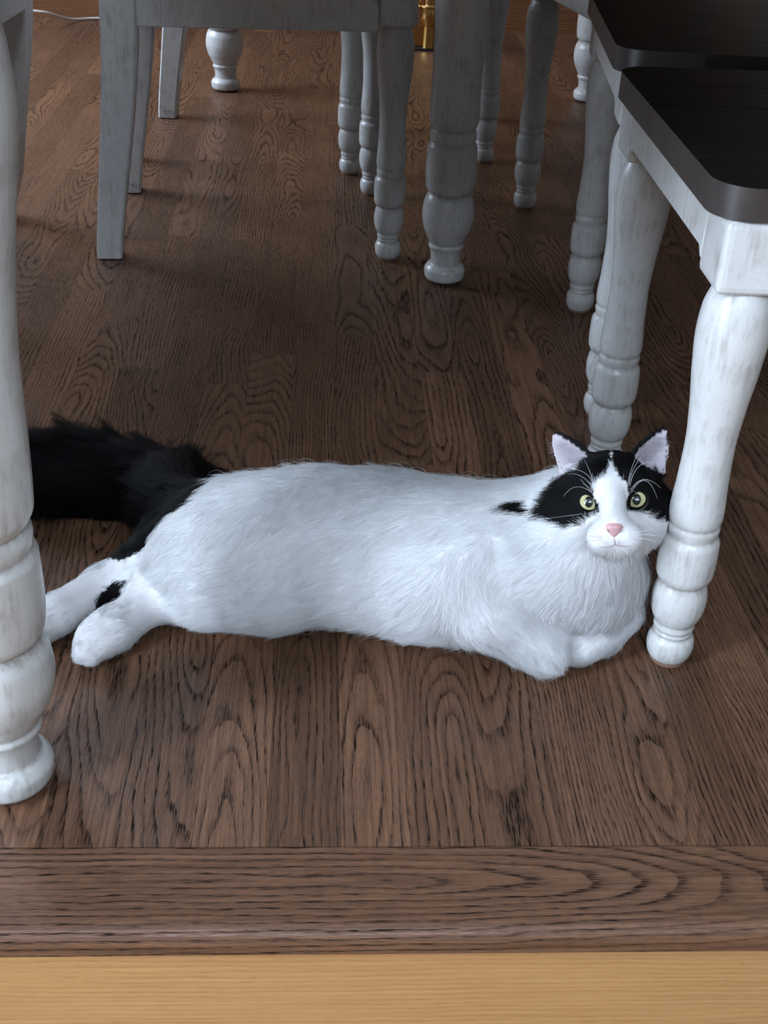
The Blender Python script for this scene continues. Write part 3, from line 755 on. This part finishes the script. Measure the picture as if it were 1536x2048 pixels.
def cat_color(P, pid, Nn, jit=2.5):
    q = to_px(P)+rng.normal(0, jit, (len(P), 2))
    depth = (P-CAM)@_d
    blk = (pid == 4) & (P[:, 1] > 1.02)
    hd = (P[:, 0] > 0.165) & (P[:, 2] > 0.095) & (pid != 0)
    blk |= hd & (in_poly(q, BLK_L) | in_poly(q, BLK_R)) & (depth < 1.12)
    blk |= (pid == 5) & (Nn@_d > 0.35)                           # back of the skull
    blk |= (P[:, 0] < -0.09) & (P[:, 1] > 0.95) & in_poly(q, BLK_BASE)
    blk |= (pid == 3) & in_poly(q, BLK_HOCK) & (P[:, 0] < -0.15)
    blk |= ((pid == 1) | (pid == 0)) & in_poly(q, BLK_NAPE)
    w = A3([0.83, 0.83, 0.83])[None]*np.ones((len(P), 1))
    c = np.where(blk[:, None], A3([0.0035, 0.0032, 0.0034])[None], w)
    eb = np.zeros(len(P), bool)
    for E in EARS:
        mid, ax, lat, nrm, L, W, side = E
        r = P-mid; v = r@ax/L; u = (r@lat)*(-side)/W
        sel = (ear_sdf(P, E) < 0.0028) & (v > 0.02)
        hwn = np.power(np.clip(1-np.clip(v, 0, 1)**1.5, 0, 1), 0.75)
        dark = ((Nn@nrm < -0.25) & (u > -hwn+0.38)) | (u > hwn-0.20)
        c[sel & ~dark] = A3([0.58, 0.52, 0.56])
        c[sel & dark] = A3([0.007, 0.0065, 0.007])
        eb |= sel
    return c, eb, blk
EYES = []
for ex, ey in ((1178.5, 1004.5), (1272.5, 1000)):
    ds = np.linspace(0.98, 1.06, 400); P = CAM+ray(ex, ey)[None]*ds[:, None]
    ii = np.clip(np.round((P-lo)/st).astype(int), 0, A3(D.shape)-1); dv = D[tuple(ii.T)]
    d0 = ds[np.argmax(dv < 0)]
    EYES.append((ex, ey, hp(ex, ey, d0+0.0060)))
ROOT = Vector((0.0, 0.95, 0.0)); RT = A3(ROOT)
cat = empty('cat', ROOT)
tag(cat, 'white cat with black tail and face patches lying on the floor', 'cat')
me = bpy.data.meshes.new('body'); me.from_pydata((CV-RT).tolist(), [], CQ.tolist())
me.polygons.foreach_set('use_smooth', [True]*len(me.polygons)); me.update()
_, _, _, pid = field_info(CV)
vc, veb, vblk = cat_color(CV, pid, CN, jit=0.3)
vc = np.where((vc[:, :1] > 0.7), vc*A3([0.97, 0.95, 0.95]), vc)
at = me.attributes.new('col', 'FLOAT_COLOR', 'POINT'); at.data.foreach_set('color', np.concatenate([vc, np.ones((len(vc), 1))], 1).astype(np.float32).ravel())
t = NT('cat_skin'); t.p(Base_Color=t.attr('col').outputs['Color'], Roughness=0.8, Specular_IOR_Level=0.15); MAT_SKIN = t.m
body = link('body', me, MAT_SKIN, cat)

# fur strands
_k = [rng.normal(0, 1, (3,)) for _ in range(24)]; _ph = rng.uniform(0, 6.28, 24)
def wob(P, f, o=0):
    s = np.zeros(len(P))
    for i in range(8): s += np.sin(P@(_k[(i+o) % 24]*f*(0.6+0.25*i))+_ph[(i*3+o) % 24])
    return s/2.6
def make_fur(N):
    area = np.linalg.norm(np.cross(CV[CQ[:, 2]]-CV[CQ[:, 0]], CV[CQ[:, 3]]-CV[CQ[:, 1]]), axis=1)/2
    qc = CV[CQ].mean(1); nz = CN[CQ].mean(1)
    vis = ((CAM-qc)*nz).sum(1)/np.linalg.norm(CAM-qc, axis=1)
    _, ln, _, pq = field_info(qc)
    w = area*np.where(vis > -0.35, 1.0, 0.25)*np.where(pq == 5, 2.2, 1.0)*np.where(pq == 4, 1.1, 1.0)*np.where(qc[:, 2] < 0.004, 0.0, 1.0)
    f = rng.choice(len(CQ), N, p=w/w.sum())
    a, b = rng.random((N, 1)), rng.random((N, 1))
    bl = lambda A: (A[CQ[f, 0]]*(1-a)+A[CQ[f, 1]]*a)*(1-b)+(A[CQ[f, 3]]*(1-a)+A[CQ[f, 2]]*a)*b
    P = bl(CV); Nn = bl(CN); Nn /= np.linalg.norm(Nn, axis=1)[:, None]+1e-9
    flow, ln, lift, pid = field_info(P)
    c, eb, blk = cat_color(P, pid, Nn)
    keep = np.ones(N, bool)
    q = to_px(P); dep = (P-CAM)@_d
    for ex, ey, ec in EYES: keep &= ~((np.hypot((q[:, 0]-ex)/20.5, (q[:, 1]-ey)/18.0) < 1) & (dep < 1.06))
    keep &= ~((np.abs(q[:, 0]-1228) < 16) & (np.abs(q[:, 1]-1061) < 12) & (dep < 1.02))
    keep &= ~(eb & (c[:, 0] > 0.4) & (rng.random(N) < 0.25))
    for E in EARS:
        mid, ax, lat, nrm, L, W, side = E
        r = P-mid; v = r@ax/L; u = (r@lat)*(-side)/W
        hwn = np.power(np.clip(1-np.clip(v, 0, 1)**1.5, 0, 1), 0.75)
        keep &= ~(eb & (np.linalg.norm(r, axis=1) < 0.05) & ((u < -hwn+0.55) | ((v > 0.7) & (c[:, 0] > 0.4))))
    P, Nn, flow, ln, lift, pid, c, eb = [A[keep] for A in (P, Nn, flow, ln, lift, pid, c, eb)]
    n = len(P)
    # wobble the comb direction in tufts
    wv = np.stack([wob(P, 70, 0), wob(P, 70, 5), wob(P, 70, 11)], 1)*0.26+np.stack([wob(P, 230, 2), wob(P, 230, 9), wob(P, 230, 15)], 1)*0.20
    flow = flow+wv+rng.normal(0, 0.09, (n, 3))
    tdir = flow-Nn*(flow*Nn).sum(1)[:, None]; tdir /= np.linalg.norm(tdir, axis=1)[:, None]+1e-9
    L = ln*np.exp(rng.normal(0, 0.22, n))*(1+0.25*wob(P, 45, 7))
    L = np.clip(L, 0.002, 0.06)
    L[eb] = np.where(c[eb][:, 0] > 0.4, 0.006, 0.003)
    # long white hairs sprouting from the inner ear edge
    for E in EARS:
        mid, ax, lat, nrm, Le, W, side = E
        r = P-mid; sel = eb & (c[:, 0] > 0.4) & (np.abs(r@lat) < W) & (np.abs(r@ax) < Le)
        tdir[sel] = (lat*side)*0.8+ax*0.45+rng.normal(0, 0.2, (sel.sum(), 3)); L[sel] *= rng.uniform(0.6, 1.7, sel.sum())*np.where((r@lat)[sel]*side > 0.1*W, 0.25, 1.5)
    # stray guard hairs
    guard = (rng.random(n) < 0.025) & (pid != 5); L[guard] *= 1.25; lift = lift+guard*0.3
    lift = np.clip(lift*(1+rng.normal(0, 0.25, n)), 0.05, 0.9)
    S = 5; ts = np.linspace(0, 1, S)
    pts = np.zeros((n, S, 3))
    nxt = rng.normal(0, 0.07, (n, 3))
    for i, tt in enumerate(ts):
        pts[:, i] = P-Nn*0.0006+L[:, None]*(Nn*(lift*(tt*1.25-0.55*tt*tt))[:, None]+tdir*(np.sqrt(1-lift**2*0.6)*(0.75*tt+0.25*tt*tt))[:, None]+nxt*tt*tt)
    from mathutils.kdtree import KDTree
    for frac, amt in ((26, 0.60), (150, 0.48)):
        ns = n//frac; kd = KDTree(ns); sid = rng.choice(n, ns, replace=False)
        for i, k in enumerate(sid): kd.insert(P[k].tolist(), i)
        kd.balance()
        near = np.array([kd.find(p)[1] for p in (P+rng.normal(0, 0.0006, P.shape)).tolist()])
        ctr = pts[sid[near]]
        off = ctr-pts; dist = np.linalg.norm(off[:, 0], axis=1)
        a_ = amt*np.where(pid == 5, 0.25, np.where(pid == 2, 0.6, np.where(pid == 4, 1.25, 1.0)))*np.where(eb, 0, 1)*(dist < 0.009)*rng.uniform(0.6, 1.1, n)
        pts += off*(a_[:, None]*ts[None]**1.3)[..., None]
    pts[:, :, 2] -= (L*0.12)[:, None]*ts[None]**2
    pts[:, :, 2] = np.maximum(pts[:, :, 2], 0.0006+0.0015*rng.random((n, 1)))
    # keep hair out of the chair leg beside the cheek
    for ax_, ay_, rr in ((0.325, 0.878, 0.0272), (0.333, 1.232, 0.0272)):
        dv = pts[:, :, :2]-A3([ax_, ay_]); dd = np.linalg.norm(dv, axis=2); m = dd < rr
        pts[:, :, :2] = np.where(m[..., None], A3([ax_, ay_])+dv/(dd[..., None]+1e-9)*rr, pts[:, :, :2])
    rad0 = np.where(pid == 5, 0.00009, np.where(pid == 4, 0.00014, 0.000115))*np.exp(rng.normal(0, 0.15, n))
    rad = rad0[:, None]*(1-0.80*ts[None]**1.5)
    c = c*np.exp(rng.normal(0, 0.09, n))[:, None]
    return pts, rad, np.clip(c, 0, 0.95), Nn
def link_curves(name, pts, rad, c, nr, mat, parent):
    n, S, _ = pts.shape
    cu = bpy.data.hair_curves.new(name); cu.add_curves([S]*n)
    cu.attributes['position'].data.foreach_set('vector', (pts-RT).astype(np.float32).ravel())
    ra = cu.attributes.get('radius') or cu.attributes.new('radius', 'FLOAT', 'POINT'); ra.data.foreach_set('value', rad.astype(np.float32).ravel())
    a = cu.attributes.new('col', 'FLOAT_COLOR', 'CURVE'); a.data.foreach_set('color', np.concatenate([c, np.ones((n, 1))], 1).astype(np.float32).ravel())
    a = cu.attributes.new('nrm', 'FLOAT_VECTOR', 'CURVE'); a.data.foreach_set('vector', nr.astype(np.float32).ravel())
    cu.materials.append(mat)
    o = bpy.data.objects.new(name, cu); COL.objects.link(o); o.parent = parent
    return o
def fur_mat():
    t = NT('cat_fur')
    geo = t.new('ShaderNodeNewGeometry').outputs['Normal']
    vm = t.new('ShaderNodeMix', data_type='VECTOR'); vm.inputs[0].default_value = 0.66
    t.set(vm.inputs[4], geo); t.set(vm.inputs[5], t.attr('nrm').outputs['Vector'])
    nv = t.new('ShaderNodeVectorMath', operation='NORMALIZE'); t.set(nv.inputs[0], vm.outputs[1])
    t.set(t.b.inputs['Normal'], nv.outputs[0])
    return t.p(Base_Color=t.attr('col').outputs['Color'], Roughness=0.6, Specular_IOR_Level=0.12)
MAT_FUR = fur_mat()
fp, fr, fc, fn = make_fur(300000)
fur = link_curves('fur', fp, fr, fc, fn, MAT_FUR, cat)
tag(fur, 'soft white and black coat', kind='stuff')

# eyes
def eye_mat():
    t = NT('cat_eye')
    co = t.new('ShaderNodeTexCoord').outputs['Object']
    x, y, z = t.sep(co)
    rp = t.math('SQRT', t.math('ADD', t.math('POWER', t.math('DIVIDE', x, 0.0038), 2.0), t.math('POWER', t.math('DIVIDE', y, 0.0051), 2.0)))
    ri = t.math('SQRT', t.math('ADD', t.math('MULTIPLY', x, x), t.math('MULTIPLY', y, y)))
    ang = t.noise(t.comb(t.math('MULTIPLY', t.math('ARCTAN2', y, x), 6), t.math('MULTIPLY', ri, 120), 0.0), 1.0, 2)
    iris = t.ramp(ri, [(0.0030/0.01, (0.40, 0.41, 0.25)), (0.0048/0.01, (0.50, 0.46, 0.22)), (0.0070/0.01, (0.54, 0.50, 0.25)), (0.0082/0.01, (0.22, 0.20, 0.10)), (0.0090/0.01, (0.01, 0.01, 0.008))])
    nd = t.n[-1]
    t.set(iris.node.inputs[0], t.math('DIVIDE', ri, 0.01))
    iris = t.mix(t.math('MULTIPLY', ang, 0.45), iris, (0.40, 0.40, 0.23, 1))
    c = t.mix(t.ramp(rp, [(0.90, g(0)), (1.0, g(1))]), (0.003, 0.003, 0.004, 1), iris)
    return t.p(Base_Color=c, Roughness=0.25, Coat_Weight=1.0, Coat_Roughness=0.03, Coat_IOR=1.45)
MAT_EYE = eye_mat()
MAT_LID = simple('eyelid_skin', (0.006, 0.005, 0.005), 0.8, Specular_IOR_Level=0.1)
bm = bmesh.new(); bmesh.ops.create_uvsphere(bm, u_segments=40, v_segments=24, radius=0.0104)
eyeme = bpy.data.meshes.new('eyeball'); bm.to_mesh(eyeme); bm.free()
eyeme.polygons.foreach_set('use_smooth', [True]*len(eyeme.polygons)); eyeme.materials.append(MAT_EYE)
for k, (ex, ey, ec) in enumerate(EYES):
    fw = CAM-ec; fw /= np.linalg.norm(fw)
    fw = fw + _R*(-0.04 if k == 0 else 0.03) + _U*(0.02 if k == 0 else 0.05) ; fw /= np.linalg.norm(fw)
    up = _U-fw*(_U@fw); up /= np.linalg.norm(up); rt = np.cross(up, fw)
    M = Matrix(((rt[0], up[0], fw[0], 0), (rt[1], up[1], fw[1], 0), (rt[2], up[2], fw[2], 0), (0, 0, 0, 1)))
    eb_ = link('eye', eyeme, None, cat); eb_.matrix_local = Matrix.Translation(Vector(ec)-ROOT) @ M
    # almond lid rim wrapping the ball
    V, Fc = [], []; n, m = 48, 8
    tilt = radians(-16 if k == 0 else 16)
    for i in range(n):
        a = 2*pi*i/n
        rx_, ry_ = 0.0077, 0.0064
        x, y = rx_*cos(a), ry_*sin(a)*(1-0.10*abs(cos(a))**3)
        x, y = x*cos(tilt)-y*sin(tilt), x*sin(tilt)+y*cos(tilt)
        z = sqrt(max(0.0104**2-x*x-y*y, 1e-8))
        c0 = Vector((x, y, z)); rad = Vector((x, y, 0)).normalized(); nn = c0.normalized(); ou = (rad-nn*rad.dot(nn)).normalized()
        for j in range(m):
            b = 2*pi*j/m; V.append(c0+ou*(0.0016+0.0016*cos(b))+nn*(0.0006*sin(b)-0.0002))
    for i in range(n):
        for j in range(m):
            i2, j2 = (i+1) % n, (j+1) % m; Fc.append((i*m+j, i*m+j2, i2*m+j2, i2*m+j))
    link('eyelid', mesh('eyelid', V, Fc, True), MAT_LID, eb_)

# nose, mouth
t = NT('nose_leather')
co = t.new('ShaderNodeTexCoord').outputs['Object']
nz_ = t.noise(co, 900, 2)
t.bump(nz_, 0.15, 0.0003)
t.p(Base_Color=t.mix(nz_, (0.62, 0.33, 0.34, 1), (0.74, 0.45, 0.45, 1)), Roughness=0.4, Subsurface_Weight=0.15)
t.b.inputs['Subsurface Radius'].default_value = (0.002, 0.001, 0.0008)
MAT_NOSE = t.m
fw = CAM-NOSE; fw /= np.linalg.norm(fw)
def face_surface(px, py):
    ds = np.linspace(0.96, 1.06, 500); P = CAM+ray(px, py)[None]*ds[:, None]
    ii = np.clip(np.round((P-lo)/st).astype(int), 0, A3(D.shape)-1); dv = D[tuple(ii.T)]
    return ds[np.argmax(dv < 0)] if (dv < 0).any() else 1.02
nd0 = min(face_surface(1228, y) for y in (1048, 1052, 1056))
out = [(1211, 1056), (1213, 1049), (1220, 1046), (1228, 1045), (1236, 1045.5), (1244, 1048), (1247, 1054), (1243, 1063), (1236, 1071), (1230, 1077), (1226, 1077), (1219, 1070)]
V, Fc = [], []
cxn, cyn = 1228.5, 1058.0
rings = [(1.05, 0.005), (1.0, 0.0005), (0.82, -0.0022), (0.5, -0.0036), (0.2, -0.0042)]
for sc_, dz in rings:
    for x, y in out:
        V.append(hp(cxn+(x-cxn)*sc_, cyn+(y-cyn)*sc_, nd0+dz+0.0015+max(0, (y-1052))*0.00010)-RT)
V.append(hp(cxn, cyn, nd0-0.0028+0.0006)-RT); n = len(out)
for k in range(len(rings)-1):
    for i in range(n): j = (i+1) % n; Fc.append((k*n+i, (k+1)*n+i, (k+1)*n+j, k*n+j))
for i in range(n): Fc.append(((len(rings)-1)*n+i, len(V)-1, (len(rings)-1)*n+(i+1) % n))
me = mesh('nose', V, Fc, True)
bm = bmesh.new(); bm.from_mesh(me); bmesh.ops.recalc_face_normals(bm, faces=bm.faces[:]); bm.to_mesh(me); bm.free()
nose_o = link('nose', me, MAT_NOSE, cat); tag(nose_o, 'pink nose')
MAT_MOUTH = simple('lip_skin', (0.46, 0.31, 0.31), 0.6)
for pl in ([(1228, 1076), (1229, 1083), (1231, 1089)], [(1231, 1089), (1222, 1093), (1212, 1095), (1203, 1095)], [(1231, 1089), (1242, 1092), (1252, 1093), (1262, 1091)]):
    ps = [hp(x, y, face_surface(x, y)-0.0035)-RT for x, y in pl]
    link('lip', tube('lip', ps, [0.00032]*len(ps), 6), MAT_MOUTH, cat)
for sx in (1216.5, 1241):
    ps = [hp(sx+dx*(1 if sx > 1228 else -1), 1060+dy, nd0-0.0005+0.0016*abs(dx)/3) - RT for dx, dy in ((-3, 4.5), (0, 2.5), (2.5, -1))]
    link('nostril', tube('nostril', ps, [0.0004, 0.0007, 0.0003], 6), MAT_MOUTH, cat)

# whiskers and brow hairs: (px polyline, depth start, depth end)
MAT_WHISK = simple('whisker', (0.85, 0.85, 0.85), 0.4)
def cw(l): return [(1070+x/5.12, 830+y/5.12) for x, y in l]
WH = [(cw([(610, 740), (570, 600), (500, 450)]), -0.012), (cw([(600, 730), (520, 600), (340, 545)]), -0.012), (cw([(590, 740), (470, 625), (335, 605)]), -0.012), (cw([(600, 810), (430, 735), (290, 835)]), -0.014),
      (cw([(590, 800), (520, 720), (460, 650)]), -0.012), (cw([(950, 720), (985, 560), (1055, 395)]), -0.012), (cw([(960, 720), (1010, 550), (1110, 405)]), -0.012), (cw([(970, 730), (1050, 540), (1195, 475)]), -0.012),
      (cw([(970, 790), (1110, 660), (1290, 750)]), -0.014), (cw([(980, 800), (1130, 670), (1255, 860)]), -0.014), (cw([(960, 1230), (1100, 1190), (1290, 1160)]), -0.02), (cw([(960, 1245), (1120, 1225), (1310, 1250)]), -0.02),
      (cw([(965, 1262), (1110, 1265), (1280, 1310)]), -0.02), (cw([(690, 1250), (560, 1200), (330, 1080)]), -0.02), (cw([(690, 1265), (520, 1230), (230, 1180)]), -0.02), (cw([(695, 1285), (520, 1290), (250, 1330)]), -0.02), (cw([(480, 1010), (350, 1030), (110, 1060)]), -0.01)]
for pl, od in WH:
    (x0, y0), (x1, y1), (x2, y2) = pl
    s0 = face_surface(x0, y0); ps = []
    for tt in np.linspace(0, 1, 9):
        # quadratic through the three points
        l0, l1, l2 = 2*(tt-0.5)*(tt-1), -4*tt*(tt-1), 2*tt*(tt-0.5)
        ps.append(hp(x0*l0+x1*l1+x2*l2, y0*l0+y1*l1+y2*l2, s0+od*sin(min(tt*2.2, 1.57)))-RT)
    link('whisker', tube('whisker', ps, list(np.linspace(0.00016, 0.00005, 9)), 5), MAT_WHISK, cat)
